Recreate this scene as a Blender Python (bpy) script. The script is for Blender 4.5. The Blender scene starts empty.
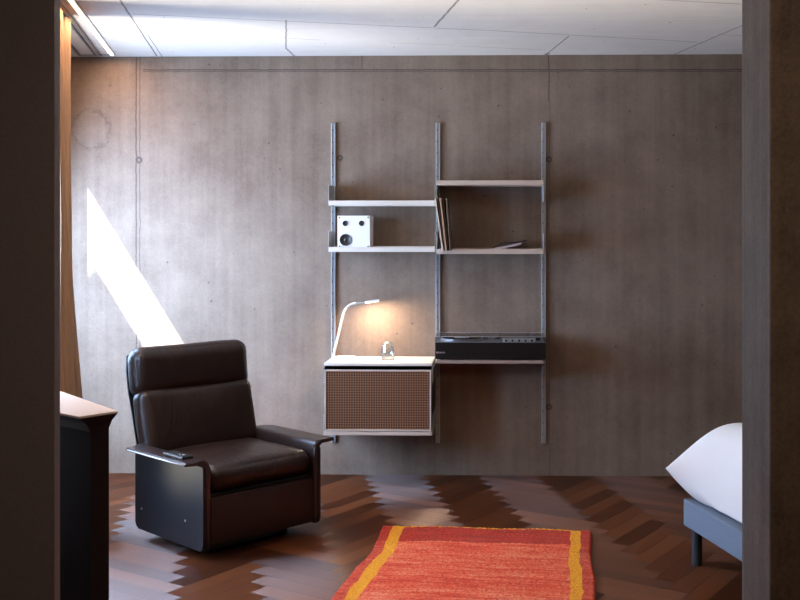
import bpy, bmesh, math, random
from mathutils import Vector, Matrix, noise
random.seed(7)
R = math.radians
sc = bpy.context.scene
COL = sc.collection

# ------------------------------------------------------------ camera, world, sun, large lights, exposure
cam = bpy.data.cameras.new('camera')
cam.sensor_width = 36.0
cam.lens = 47.25
cam.shift_x = -0.0929
cam.shift_y = -0.08125
cam.clip_start = 0.05
cam_o = bpy.data.objects.new('camera', cam)
cam_o.location = (0, 0, 1.51)
cam_o.rotation_euler = (R(90), 0, R(1.4))
COL.objects.link(cam_o)
sc.camera = cam_o

world = bpy.data.worlds.new('world')
sc.world = world
world.use_nodes = True
wb = world.node_tree.nodes['Background']
wb.inputs[0].default_value = (0.55, 0.72, 1.0, 1)
wb.inputs[1].default_value = 1.2

SUN_DIR = Vector((1.4, 1.0, -2.657)).normalized()
sun = bpy.data.lights.new('sun', 'SUN')
sun.energy = 120.0
sun.color = (1.0, 0.98, 0.96)
sun.angle = R(0.5)
sun_o = bpy.data.objects.new('sun', sun)
sun_o.rotation_euler = SUN_DIR.to_track_quat('-Z', 'Y').to_euler()
sun_o.location = (-5, 3, 6)
COL.objects.link(sun_o)


def area_light(name, loc, direction, sx, sy, energy, color, spread=180):
    l = bpy.data.lights.new(name, 'AREA')
    l.shape = 'RECTANGLE'
    l.size = sx
    l.size_y = sy
    l.energy = energy
    l.color = color
    l.spread = R(spread)
    o = bpy.data.objects.new(name, l)
    o.location = loc
    o.rotation_euler = Vector(direction).to_track_quat('-Z', 'Z').to_euler()
    COL.objects.link(o)
    return o


G = R(14)                                        # the window wall, floor pattern and bed are turned 14 degrees
WD = Vector((math.sin(G), -math.cos(G), 0))      # along the window wall, away from the back wall
WN = Vector((math.cos(G), math.sin(G), 0))       # from the window wall into the room
CORNER = Vector((-2.951, 6.6, 0))                # outer face of the window wall at the back wall

p = CORNER + WD * 1.35 - WN * 0.12
area_light('window_daylight', (p.x, p.y, 1.25), WN + Vector((0, 0, -0.35)), 1.4, 2.2, 345, (0.41, 0.595, 0.92))
q = CORNER + WD * 2.31 - WN * 0.12
area_light('window_daylight', (q.x, q.y, 1.25), (1.0, 0.05, -0.5), 0.6, 2.2, 24, (0.70, 0.82, 1.0), 100)
p = CORNER + WD * 1.9 - WN * 1.7
area_light('ceiling_fill', (p.x, p.y, 0.10), (1.0, -0.15, 0.80), 3.0, 1.6, 275, (1.0, 0.88, 0.68), 72)  # added up-light that brightens the ceiling; no terrace stands outside
area_light('hall_fill', (0.1, 1.5, 2.55), (0, 0.35, -1), 0.5, 0.5, 20, (1.0, 0.70, 0.48))  # added warm fill for the pillar and partition faces; no lamp hangs here

sc.view_settings.view_transform = 'Standard'
sc.view_settings.look = 'None'
sc.view_settings.gamma = 1.0
sc.view_settings.use_curve_mapping = False
sc.view_settings.exposure = 0.0
try:
    sc.cycles.use_denoising = True
    sc.cycles.max_bounces = 10
    sc.cycles.diffuse_bounces = 6
    sc.cycles.transparent_max_bounces = 12
    sc.cycles.sample_clamp_indirect = 4.0
    sc.cycles.caustics_reflective = False
    sc.cycles.caustics_refractive = False
except Exception:
    pass


# ------------------------------------------------------------ node helper
class NT:
    def __init__(self, name):
        self.m = bpy.data.materials.new(name)
        self.m.use_nodes = True
        self.t = self.m.node_tree
        self.b = self.t.nodes['Principled BSDF']
        self.out = self.t.nodes['Material Output']
        self._geo = None

    def n(self, kind, **kw):
        x = self.t.nodes.new(kind)
        for k, v in kw.items():
            setattr(x, k, v)
        return x

    def l(self, a, b):
        self.t.links.new(a, b)

    def put(self, sock, v):
        if isinstance(v, bpy.types.NodeSocket):
            self.l(v, sock)
        else:
            sock.default_value = v

    def math(self, op, a, b=None, c=None, clamp=False):
        x = self.n('ShaderNodeMath', operation=op)
        x.use_clamp = clamp
        self.put(x.inputs[0], a)
        if b is not None:
            self.put(x.inputs[1], b)
        if c is not None:
            self.put(x.inputs[2], c)
        return x.outputs[0]

    def pos(self):
        if self._geo is None:
            g = self.n('ShaderNodeNewGeometry')
            s = self.n('ShaderNodeSeparateXYZ')
            self.l(g.outputs['Position'], s.inputs[0])
            self._geo = (g.outputs['Position'], s.outputs[0], s.outputs[1], s.outputs[2])
        return self._geo

    def objco(self):
        t = self.n('ShaderNodeTexCoord')
        return t.outputs['Object']

    def mapping(self, v, scale=(1, 1, 1), rot=(0, 0, 0), loc=(0, 0, 0)):
        m = self.n('ShaderNodeMapping')
        self.put(m.inputs[0], v)
        m.inputs['Scale'].default_value = scale
        m.inputs['Rotation'].default_value = rot
        m.inputs['Location'].default_value = loc
        return m.outputs[0]

    def noise(self, v, scale, detail=4, rough=0.55, dist=0.0):
        x = self.n('ShaderNodeTexNoise')
        self.put(x.inputs['Vector'], v)
        x.inputs['Scale'].default_value = scale
        x.inputs['Detail'].default_value = detail
        x.inputs['Roughness'].default_value = rough
        x.inputs['Distortion'].default_value = dist
        return x.outputs[0]

    def ramp(self, f, stops):
        x = self.n('ShaderNodeValToRGB')
        self.put(x.inputs[0], f)
        e = x.color_ramp.elements
        while len(e) < len(stops):
            e.new(0.5)
        for i, (p_, c) in enumerate(stops):
            e[i].position = p_
            e[i].color = (c, c, c, 1) if isinstance(c, (int, float)) else (*c, 1)
        return x.outputs[0]

    def mix(self, f, a, b, mode='MIX'):
        x = self.n('ShaderNodeMix', data_type='RGBA', blend_type=mode)
        self.put(x.inputs[0], f)
        self.put(x.inputs[6], a if isinstance(a, bpy.types.NodeSocket) else (*a, 1))
        self.put(x.inputs[7], b if isinstance(b, bpy.types.NodeSocket) else (*b, 1))
        return x.outputs[2]

    def bump(self, h, strength=0.3, dist=0.01):
        x = self.n('ShaderNodeBump')
        x.inputs['Strength'].default_value = strength
        x.inputs['Distance'].default_value = dist
        self.put(x.inputs['Height'], h)
        self.l(x.outputs[0], self.b.inputs['Normal'])
        return x

    def segment(self, px, py, a, b, w, jit):
        """mask of a thin crack or joint from a to b in the plane (px, py)"""
        ax, ay = a
        dx, dy = b[0] - ax, b[1] - ay
        L = math.hypot(dx, dy)
        dx, dy = dx / L, dy / L
        rx = self.math('SUBTRACT', px, ax)
        ry = self.math('SUBTRACT', py, ay)
        along = self.math('ADD', self.math('MULTIPLY', rx, dx), self.math('MULTIPLY', ry, dy))
        cross = self.math('SUBTRACT', self.math('MULTIPLY', rx, dy), self.math('MULTIPLY', ry, dx))
        d = self.math('ABSOLUTE', self.math('ADD', cross, jit))
        m = self.math('SUBTRACT', 1.0, self.math('DIVIDE', d, w), clamp=True)
        inside = self.math('MULTIPLY', self.math('GREATER_THAN', along, 0.0), self.math('LESS_THAN', along, L))
        return self.math('MULTIPLY', m, inside)

    def maxi(self, lst):
        r = lst[0]
        for x in lst[1:]:
            r = self.math('MAXIMUM', r, x)
        return r


def plain(name, col, rough=0.5, metal=0.0, var=0.06, scale=30, bump=0.0, spec=0.5, coat=0.0):
    n = NT(name)
    o = n.objco()
    f = n.noise(o, scale, 3)
    c1 = tuple(max(0, c * (1 - var)) for c in col)
    c2 = tuple(min(1, c * (1 + var)) for c in col)
    n.l(n.mix(f, c1, c2), n.b.inputs['Base Color'])
    n.b.inputs['Roughness'].default_value = rough
    n.b.inputs['Metallic'].default_value = metal
    n.b.inputs['Specular IOR Level'].default_value = spec
    n.b.inputs['Coat Weight'].default_value = coat
    if bump:
        n.bump(n.noise(o, scale * 6, 3), bump, 0.002)
    return n.m


def concrete(name, dark, light, kind):
    n = NT(name)
    P, X, Y, Z = n.pos()
    big = n.noise(P, 0.9, 5, 0.6)
    med = n.noise(P, 4.5, 5, 0.65)
    fine = n.noise(P, 90, 3, 0.7)
    if kind == 'ceiling':
        st = n.noise(n.mapping(P, (1.2, 14, 1), (0, 0, R(-15))), 1.3, 4, 0.6)
    else:
        st = n.noise(n.mapping(P, (16, 16, 0.55)), 1.0, 4, 0.6)
    f = n.math('ADD', n.math('MULTIPLY', big, 0.35), n.math('MULTIPLY', med, 0.2))
    f = n.math('ADD', f, n.math('MULTIPLY', st, 0.18))
    f = n.math('ADD', f, 0.04)
    f = n.math('ADD', f, n.math('MULTIPLY', n.noise(P, 38, 3, 0.75), 0.09))
    f = n.math('ADD', f, n.math('MULTIPLY', fine, 0.16))
    c = n.mix(n.ramp(f, [(0.45, 0.0), (0.78, 1.0)]), dark, light)
    # air pits
    v = n.n('ShaderNodeTexVoronoi', feature='F1')
    n.l(P, v.inputs['Vector'])
    v.inputs['Scale'].default_value = 11
    vs = n.n('ShaderNodeSeparateColor')
    n.l(v.outputs['Color'], vs.inputs[0])
    size = n.math('MULTIPLY', vs.outputs[0], 0.075)
    size = n.math('MULTIPLY', size, n.math('GREATER_THAN', vs.outputs[1], 0.30))
    pit = n.math('LESS_THAN', v.outputs['Distance'], size)
    jit = n.math('MULTIPLY', n.math('SUBTRACT', n.noise(P, 14, 3), 0.5), 0.012)
    masks = []
    if kind == 'wall':
        def vl(x, z0, z1, w=0.006):
            masks.append(n.segment(X, Z, (x, z0), (x, z1), w, jit))
        vl(-2.305, 0, 2.64)
        vl(-2.281, 0, 2.64, 0.004)
        vl(0.307, 2.35, 2.64)
        vl(0.312, 0, 2.35, 0.002)
        vl(-0.87, 2.55, 2.64, 0.003)
        masks.append(n.segment(X, Z, (-2.26, 2.556), (3.6, 2.535), 0.006, jit))
        masks.append(n.segment(X, Z, (-2.26, 2.545), (3.6, 2.524), 0.003, jit))
        for hx, hz in ((-2.287, 1.985), (-1.009, 1.996), (0.307, 1.985), (0.307, 0.43), (-2.287, 0.43), (2.9, 1.985)):
            dx = n.math('SUBTRACT', X, hx)
            dz = n.math('SUBTRACT', Z, hz)
            d = n.math('SQRT', n.math('ADD', n.math('MULTIPLY', dx, dx), n.math('MULTIPLY', dz, dz)))
            ring = n.math('SUBTRACT', 1.0, n.math('DIVIDE', n.math('ABSOLUTE', n.math('SUBTRACT', n.math('ADD', d, jit), 0.014)), 0.012), clamp=True)
            masks.append(n.math('MULTIPLY', ring, 1.0))
        # tide mark of an old water stain
        dx = n.math('SUBTRACT', X, -2.60)
        dz = n.math('SUBTRACT', Z, 2.18)
        d = n.math('SQRT', n.math('ADD', n.math('MULTIPLY', dx, dx), n.math('MULTIPLY', dz, dz)))
        d = n.math('ADD', d, n.math('MULTIPLY', n.math('SUBTRACT', n.noise(P, 13, 4, 0.7), 0.5), 0.13))
        stain = n.math('SUBTRACT', 1.0, n.math('DIVIDE', n.math('ABSOLUTE', n.math('SUBTRACT', d, 0.12)), 0.015), clamp=True)
        masks.append(n.math('MULTIPLY', stain, 0.35))
        inner = n.math('MULTIPLY', n.math('LESS_THAN', d, 0.12), 0.02)
        c = n.mix(inner, c, (0.62, 0.62, 0.62))
    if kind == 'ceiling':
        segs = [((-1.881, 5.324), (0, 5.818), .009), ((0, 5.818), (1.153, 6.178), .009),
                ((-2.20, 5.0), (-1.83, 5.06), .008), ((-2.165, 6.578), (-1.827, 5.006), .011),
                ((-2.14, 6.60), (-1.98, 5.85), .006), ((-1.827, 5.006), (-1.45, 3.4), .010),
                ((-1.124, 5.493), (-1.293, 6.315), .008), ((-1.293, 6.315), (-1.30, 6.6), .012),
                ((-0.358, 5.697), (0.25, 3.2), .012), ((0.392, 5.974), (0.298, 6.528), .009),
                ((0.298, 6.528), (0.29, 6.6), .03),
                ((1.089, 6.602), (1.90, 3.2), .009), ((-0.4, 4.77), (1.174, 5.167), .009),
                ((1.174, 5.167), (3.4, 5.75), .009),
                ((1.228, 5.949), (3.5, 6.5), .007), ((-1.227, 5.995), (-1.043, 6.061), .007),
                ((-0.647, 6.166), (-0.268, 6.24), .005), ((-0.239, 6.274), (0.287, 6.422), .006)]
        for a, b, w in segs:
            masks.append(n.segment(X, Y, a, b, w * 0.75, jit))
    if kind == 'pillar':
        masks.append(n.segment(Z, Y, (0, 3.16), (2.64, 3.165), .006, jit))
        masks.append(n.segment(Z, Y, (0.9, 3.02), (1.3, 3.10), .005, jit))
        masks.append(n.segment(Z, Y, (1.3, 3.02), (1.65, 3.04), .005, jit))
    if masks:
        mk = n.maxi(masks)
        c = n.mix(n.math('MULTIPLY', mk, 0.9), c, (0.05, 0.042, 0.036))
    c = n.mix(n.math('MULTIPLY', pit, 0.85), c, (0.07, 0.06, 0.055))
    n.l(c, n.b.inputs['Base Color'])
    n.b.inputs['Roughness'].default_value = 0.62 if kind != 'ceiling' else 0.8
    n.b.inputs['Specular IOR Level'].default_value = 0.12
    h = n.math('ADD', n.math('MULTIPLY', fine, 0.25), n.math('MULTIPLY', med, 0.6))
    h = n.math('SUBTRACT', h, pit)
    n.bump(h, 0.25, 0.004)
    return n.m


def herringbone():
    n = NT('herringbone_parquet')
    P, X, Y, Z = n.pos()
    w, K = 0.098, 5
    # the bands run along WD; the planks lie at 45 degrees to them
    a = n.mapping(P, (1 / w, 1 / w, 1), (0, 0, R(-14 - 45)), (3.957, 0.607, 0))
    s = n.n('ShaderNodeSeparateXYZ')
    n.l(a, s.inputs[0])
    u, v = s.outputs[0], s.outputs[1]
    iu, iv = n.math('FLOOR', u), n.math('FLOOR', v)
    fu, fv = n.math('FRACT', u), n.math('FRACT', v)
    k = n.math('FLOORED_MODULO', n.math('SUBTRACT', iu, iv), 2 * K)
    horiz = n.math('LESS_THAN', k, K - 0.5)
    hs = n.math('SUBTRACT', iu, k)                       # start cell of a plank lying along u
    vs = n.math('SUBTRACT', iv, n.math('SUBTRACT', 2 * K - 1, k))
    def sel(h, vv):
        m = n.n('ShaderNodeMix', data_type='FLOAT')
        n.put(m.inputs[0], horiz)
        n.put(m.inputs[2], vv)
        n.put(m.inputs[3], h)
        return m.outputs[0]
    idx = sel(hs, iu)
    idy = sel(iv, vs)
    cmb = n.n('ShaderNodeCombineXYZ')
    n.l(idx, cmb.inputs[0]); n.l(idy, cmb.inputs[1]); n.l(horiz, cmb.inputs[2])
    wn = n.n('ShaderNodeTexWhiteNoise', noise_dimensions='3D')
    n.l(cmb.outputs[0], wn.inputs[0])
    rnd = wn.outputs[0]
    rc = n.n('ShaderNodeSeparateColor')
    n.l(wn.outputs[1], rc.inputs[0])
    # distance to plank edges
    across = sel(fv, fu)
    along = sel(n.math('SUBTRACT', u, hs), n.math('SUBTRACT', v, vs))
    e1 = n.math('MINIMUM', across, n.math('SUBTRACT', 1.0, across))
    e2 = n.math('MINIMUM', along, n.math('SUBTRACT', float(K), along))
    e = n.math('MINIMUM', e1, e2)
    gap = n.math('SUBTRACT', 1.0, n.math('DIVIDE', e, 0.035), clamp=True)
    # grain along the plank
    g = n.n('ShaderNodeCombineXYZ')
    n.l(n.math('ADD', n.math('MULTIPLY', along, 0.35), n.math('MULTIPLY', rnd, 37.0)), g.inputs[0])
    n.l(n.math('MULTIPLY', across, 5.0), g.inputs[1])
    n.l(n.math('MULTIPLY', rnd, 91.0), g.inputs[2])
    grain = n.noise(g.outputs[0], 2.0, 6, 0.65, 0.6)
    tone = n.math('ADD', n.math('MULTIPLY', grain, 0.45), n.math('MULTIPLY', rnd, 0.55))
    c = n.ramp(tone, [(0.15, (0.030, 0.008, 0.003)), (0.5, (0.085, 0.025, 0.009)), (0.85, (0.165, 0.056, 0.021))])
    c = n.mix(n.math('MULTIPLY', gap, 0.8), c, (0.015, 0.008, 0.006))
    n.l(c, n.b.inputs['Base Color'])
    rough = n.math('ADD', 0.34, n.math('MULTIPLY', grain, 0.12))
    n.l(rough, n.b.inputs['Roughness'])
    n.b.inputs['Specular IOR Level'].default_value = 0.7
    n.b.inputs['Specular Tint'].default_value = (1.0, 0.78, 0.70, 1)
    n.b.inputs['Anisotropic'].default_value = 1.0
        # each plank is cupped a little its own way
    ca, sa = math.cos(R(14 + 45)), math.sin(R(14 + 45))
    tu = n.n('ShaderNodeCombineXYZ'); tu.inputs[0].default_value = ca; tu.inputs[1].default_value = sa
    tv = n.n('ShaderNodeCombineXYZ'); tv.inputs[0].default_value = -sa; tv.inputs[1].default_value = ca
    mx = n.n('ShaderNodeMix', data_type='VECTOR')
    n.l(horiz, mx.inputs[0]); n.l(tu.outputs[0], mx.inputs[4]); n.l(tv.outputs[0], mx.inputs[5])
    n.l(mx.outputs[1], n.b.inputs['Tangent'])
    bp = n.n('ShaderNodeBump')
    bp.inputs['Strength'].default_value = 0.35
    bp.inputs['Distance'].default_value = 0.004
    n.l(n.math('SUBTRACT', n.math('MULTIPLY', grain, 0.12), gap), bp.inputs['Height'])
    tilt = n.n('ShaderNodeCombineXYZ')
    n.l(n.math('MULTIPLY', n.math('SUBTRACT', rc.outputs[0], 0.5), 0.02), tilt.inputs[0])
    n.l(n.math('MULTIPLY', n.math('SUBTRACT', rc.outputs[1], 0.5), 0.02), tilt.inputs[1])
    ad = n.n('ShaderNodeVectorMath', operation='ADD')
    n.l(bp.outputs[0], ad.inputs[0]); n.l(tilt.outputs[0], ad.inputs[1])
    nm = n.n('ShaderNodeVectorMath', operation='NORMALIZE')
    n.l(ad.outputs[0], nm.inputs[0])
    n.l(nm.outputs[0], n.b.inputs['Normal'])
    return n.m


def leather(name, col, rough=0.33, bmp=0.45):
    n = NT(name)
    o = n.objco()
    f = n.noise(o, 7, 5, 0.6)
    c = n.mix(n.ramp(f, [(0.3, 0.0), (0.75, 1.0)]), tuple(x * 0.65 for x in col), tuple(x * 1.45 for x in col))
    n.l(c, n.b.inputs['Base Color'])
    n.l(n.math('ADD', rough - 0.06, n.math('MULTIPLY', n.noise(o, 22, 3), 0.16)), n.b.inputs['Roughness'])
    n.b.inputs['Specular IOR Level'].default_value = 0.38
    cre = n.noise(n.mapping(o, (9, 4, 3)), 1.0, 4, 0.6, 1.2)
    gr = n.noise(o, 260, 2)
    h = n.math('ADD', n.math('MULTIPLY', cre, 1.0), n.math('MULTIPLY', gr, 0.06))
    n.bump(h, bmp, 0.012)
    return n.m


def fabric(name, col, scale=260, var=0.25, rough=0.9):
    n = NT(name)
    o = n.objco()
    f = n.noise(o, scale, 2, 0.7)
    n.l(n.mix(f, tuple(c * (1 - var) for c in col), tuple(min(1, c * (1 + var)) for c in col)), n.b.inputs['Base Color'])
    n.b.inputs['Roughness'].default_value = rough
    n.b.inputs['Specular IOR Level'].default_value = 0.2
    n.bump(f, 0.4, 0.002)
    return n.m


def thin_glass(name, tint=(1, 1, 1), gloss=0.08):
    n = NT(name)
    t = n.t
    tr = n.n('ShaderNodeBsdfTransparent'); tr.inputs[0].default_value = (*tint, 1)
    gl = n.n('ShaderNodeBsdfGlossy'); gl.inputs['Roughness'].default_value = 0.03
    lw = n.n('ShaderNodeLayerWeight'); lw.inputs[0].default_value = 0.35
    f = n.math('ADD', gloss, n.math('MULTIPLY', lw.outputs['Fresnel'], 0.3), clamp=True)
    ms = n.n('ShaderNodeMixShader')
    n.l(f, ms.inputs[0]); n.l(tr.outputs[0], ms.inputs[1]); n.l(gl.outputs[0], ms.inputs[2])
    n.l(ms.outputs[0], n.out.inputs[0])
    return n.m


def emit(name, col, strength):
    n = NT(name)
    n.b.inputs['Base Color'].default_value = (*col, 1)
    n.b.inputs['Emission Color'].default_value = (*col, 1)
    n.b.inputs['Emission Strength'].default_value = strength
    return n.m


M = {}
M['wall'] = concrete('wall_concrete', (0.160, 0.113, 0.083), (0.370, 0.285, 0.220), 'wall')
M['ceiling'] = concrete('ceiling_concrete', (0.60, 0.56, 0.52), (0.78, 0.735, 0.69), 'ceiling')
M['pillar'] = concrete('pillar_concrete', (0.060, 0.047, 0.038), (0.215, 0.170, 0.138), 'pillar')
M['floor'] = herringbone()
M['dark_panel'] = plain('dark_brown_panel', (0.15, 0.14, 0.155), 0.55, var=0.2, scale=90, bump=0.25)
M['leather'] = leather('brown_leather', (0.018, 0.008, 0.0055), 0.36, 0.75)
M['leather_front'] = leather('dark_front_leather', (0.013, 0.0065, 0.005), 0.4, 0.15)
M['leather_dark'] = plain('dark_arm_leather', (0.022, 0.012, 0.011), 0.3, var=0.2, scale=14, spec=0.6)
M['shell'] = plain('black_satin_shell', (0.009, 0.011, 0.014), 0.36, var=0.1, scale=12, spec=0.32)
M['chair_base'] = plain('chair_base_black', (0.008, 0.008, 0.008), 0.5)
M['shelf'] = plain('off_white_powder_coat', (0.66, 0.61, 0.54), 0.45, var=0.03)
M['shelf_beige'] = plain('warm_white_powder_coat', (0.52, 0.41, 0.33), 0.45, var=0.03)
M['shelf_brown'] = plain('taupe_powder_coat', (0.27, 0.19, 0.15), 0.45, var=0.03)
M['aluminium'] = plain('anodised_aluminium', (0.48, 0.53, 0.55), 0.4, 0.1, var=0.04)
M['bracket'] = plain('grey_bracket_metal', (0.42, 0.42, 0.41), 0.45, 0.2, var=0.04)
M['dark_gap'] = plain('shadow_black_metal', (0.012, 0.010, 0.009), 0.7)
M['white_plastic'] = plain('white_plastic', (0.80, 0.79, 0.77), 0.4, var=0.02)
M['black_plastic'] = plain('black_plastic', (0.012, 0.011, 0.011), 0.4)
M['dark_metal'] = plain('dark_brown_housing', (0.010, 0.008, 0.007), 0.4, var=0.1, spec=0.2)
M['silver'] = plain('brushed_silver', (0.45, 0.45, 0.46), 0.38, 0.4, var=0.05)
M['bright_silver'] = plain('satin_silver_plate', (0.90, 0.90, 0.90), 0.35, var=0.03)
M['vinyl'] = plain('black_vinyl', (0.012, 0.012, 0.013), 0.22)
M['rubber'] = plain('black_rubber', (0.01, 0.01, 0.01), 0.7)
M['paper'] = plain('magazine_paper', (0.40, 0.33, 0.33), 0.5, var=0.3, scale=25)
M['paper_dark'] = plain('dark_magazine_print', (0.02, 0.018, 0.022), 0.35)
M['linen'] = fabric('white_bed_linen', (0.70, 0.68, 0.66), 180, 0.04)
M['bed_fabric'] = fabric('grey_blue_upholstery', (0.15, 0.19, 0.25), 200, 0.35)
M['bed_leg'] = plain('blue_black_metal_leg', (0.03, 0.04, 0.05), 0.35)
M['counter_top'] = plain('pale_counter_top', (0.60, 0.49, 0.40), 0.6, var=0.05, spec=0.2)
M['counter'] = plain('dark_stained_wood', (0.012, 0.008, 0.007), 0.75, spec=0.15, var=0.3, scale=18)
M['glass'] = thin_glass('window_glass', (0.97, 0.98, 0.98), 0.04)
M['acrylic'] = thin_glass('clear_acrylic', (0.90, 0.91, 0.92), 0.10)
M['lid_edge'] = plain('polished_acrylic_edge', (0.45, 0.45, 0.45), 0.3)
M['window_frame'] = plain('grey_window_metal', (0.22, 0.20, 0.18), 0.4, 0.4)
M['led'] = emit('warm_led_strip', (1.0, 0.66, 0.42), 5.0)
M['lamp_glow'] = emit('desk_lamp_diffuser', (1.0, 0.78, 0.55), 9.0)
M['blocker'] = plain('sun_blocker_grey', (0.5, 0.5, 0.5), 0.8)  # for the added slab that blocks the sun, out of view


# ------------------------------------------------------------ mesh helpers
def link(name, bm, mat, parent=None, smooth=False, loc=None, rot=None, weld=False):
    if weld:
        bmesh.ops.remove_doubles(bm, verts=bm.verts, dist=1e-5)
    bmesh.ops.recalc_face_normals(bm, faces=bm.faces)
    me = bpy.data.meshes.new(name)
    bm.to_mesh(me)
    bm.free()
    if smooth:
        for f in me.polygons:
            f.use_smooth = True
    if mat is not None:
        me.materials.append(mat)
    o = bpy.data.objects.new(name, me)
    COL.objects.link(o)
    if parent is not None:
        o.parent = parent
    if loc is not None:
        o.location = loc
    if rot is not None:
        o.rotation_euler = rot
    return o


def thing(name, label, cat, loc=(0, 0, 0), rz=0.0, group=None):
    o = bpy.data.objects.new(name, None)
    o.empty_display_size = 0.1
    COL.objects.link(o)
    o.location = loc
    o.rotation_euler = (0, 0, rz)
    return tag(o, label, cat, group)


def tag(o, label, cat, group=None):
    o['label'] = label
    o['category'] = cat
    if group:
        o['group'] = group
    return o


def struct(o):
    o['kind'] = 'structure'
    return o


def autosmooth(o, deg=40):
    me = o.data
    for f in me.polygons:
        f.use_smooth = True
    bm = bmesh.new(); bm.from_mesh(me)
    for e in bm.edges:
        if len(e.link_faces) == 2 and e.calc_face_angle(0) > R(deg):
            e.smooth = False
    bm.to_mesh(me); bm.free()
    return o


def box(bm, x0, x1, y0, y1, z0, z1, bev=0.0, seg=2, mat4=None):
    t = bmesh.new()
    vs = [t.verts.new((x, y, z)) for x in (x0, x1) for y in (y0, y1) for z in (z0, z1)]
    for f in ((0, 1, 3, 2), (4, 6, 7, 5), (0, 4, 5, 1), (2, 3, 7, 6), (0, 2, 6, 4), (1, 5, 7, 3)):
        t.faces.new([vs[i] for i in f])
    if bev > 0:
        bmesh.ops.bevel(t, geom=list(t.edges), offset=bev, segments=seg, affect='EDGES', profile=0.5, clamp_overlap=True)
    if mat4 is not None:
        t.transform(mat4)
    merge(bm, t)
    return bm


def merge(bm, t):
    me = bpy.data.meshes.new('tmp')
    t.to_mesh(me); t.free()
    bm.from_mesh(me)
    bpy.data.meshes.remove(me)


def newbox(*a, **k):
    return box(bmesh.new(), *a, **k)


def prism(bm, poly, axis, a, b, bev=0.0, seg=2):
    """poly: 2D points; extruded along axis ('x','y','z') from a to b"""
    t = bmesh.new()
    def P3(q, d):
        return {'x': (d, q[0], q[1]), 'y': (q[0], d, q[1]), 'z': (q[0], q[1], d)}[axis]
    v0 = [t.verts.new(P3(q, a)) for q in poly]
    v1 = [t.verts.new(P3(q, b)) for q in poly]
    n = len(poly)
    t.faces.new(v0)
    t.faces.new(v1[::-1])
    ring = []
    for i in range(n):
        t.faces.new((v0[i], v0[(i + 1) % n], v1[(i + 1) % n], v1[i]))
    if bev:
        ed = [e for e in t.edges if (e.verts[0] in v0 and e.verts[1] in v0) or (e.verts[0] in v1 and e.verts[1] in v1)]
        bmesh.ops.bevel(t, geom=ed, offset=bev, segments=seg, affect='EDGES', clamp_overlap=True)
    merge(bm, t)
    return bm


def cyl(bm, c, r, z0, z1, seg=32, axis='z', r2=None, bev=0.0):
    t = bmesh.new()
    bmesh.ops.create_cone(t, cap_ends=True, segments=seg, radius1=r, radius2=r if r2 is None else r2, depth=z1 - z0)
    if bev:
        ed = [e for e in t.edges if abs(e.verts[0].co.z - e.verts[1].co.z) < 1e-6]
        bmesh.ops.bevel(t, geom=ed, offset=bev, segments=2, affect='EDGES')
    bmesh.ops.translate(t, verts=t.verts, vec=(0, 0, (z0 + z1) / 2))
    if axis == 'y':
        t.transform(Matrix.Rotation(R(90), 4, 'X'))      # z -> -y
        t.transform(Matrix.Translation(c))
    elif axis == 'x':
        t.transform(Matrix.Rotation(R(90), 4, 'Y'))
        t.transform(Matrix.Translation(c))
    else:
        t.transform(Matrix.Translation(c))
    merge(bm, t)
    return bm


def lathe(bm, prof, c=(0, 0, 0), seg=40, closed=False):
    rings = []
    for r, z in prof:
        rings.append([bm.verts.new((c[0] + r * math.cos(2 * math.pi * i / seg), c[1] + r * math.sin(2 * math.pi * i / seg), c[2] + z)) for i in range(seg)])
    for a in range(len(rings) - 1 + (1 if closed else 0)):
        A, B = rings[a], rings[(a + 1) % len(rings)]
        for i in range(seg):
            bm.faces.new((A[i], A[(i + 1) % seg], B[(i + 1) % seg], B[i]))
    if not closed:
        for rr in (rings[0], rings[-1]):
            if (rr[0].co - rr[seg // 2].co).length > 1e-4:
                bm.faces.new(rr)
    return bm


def tube(bm, pts, r, seg=12):
    pts = [Vector(q) for q in pts]
    rs = r if isinstance(r, (list, tuple)) else [r] * len(pts)
    rings = []
    up = Vector((0.0, 1.0, 0.01)).normalized()
    for i, q in enumerate(pts):
        d = (pts[min(i + 1, len(pts) - 1)] - pts[max(i - 1, 0)]).normalized()
        a = d.cross(up)
        if a.length < 1e-3:
            a = d.cross(Vector((1, 0, 0)))
        a.normalize()
        b = d.cross(a).normalized()
        rings.append([bm.verts.new(q + (a * math.cos(2 * math.pi * k / seg) + b * math.sin(2 * math.pi * k / seg)) * rs[i]) for k in range(seg)])
    for A, B in zip(rings, rings[1:]):
        for k in range(seg):
            bm.faces.new((A[k], A[(k + 1) % seg], B[(k + 1) % seg], B[k]))
    bm.faces.new(rings[0]); bm.faces.new(rings[-1][::-1])
    return bm


def spline(pts, n=8):
    pts = [Vector(q) for q in pts]
    out = []
    P_ = [pts[0] * 2 - pts[1]] + pts + [pts[-1] * 2 - pts[-2]]
    for i in range(1, len(P_) - 2):
        for k in range(n):
            t = k / n
            a, b, c, d = P_[i - 1], P_[i], P_[i + 1], P_[i + 2]
            out.append(0.5 * ((2 * b) + (c - a) * t + (2 * a - 5 * b + 4 * c - d) * t * t + (3 * b - a - 3 * c + d) * t ** 3))
    out.append(pts[-1])
    return out


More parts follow.
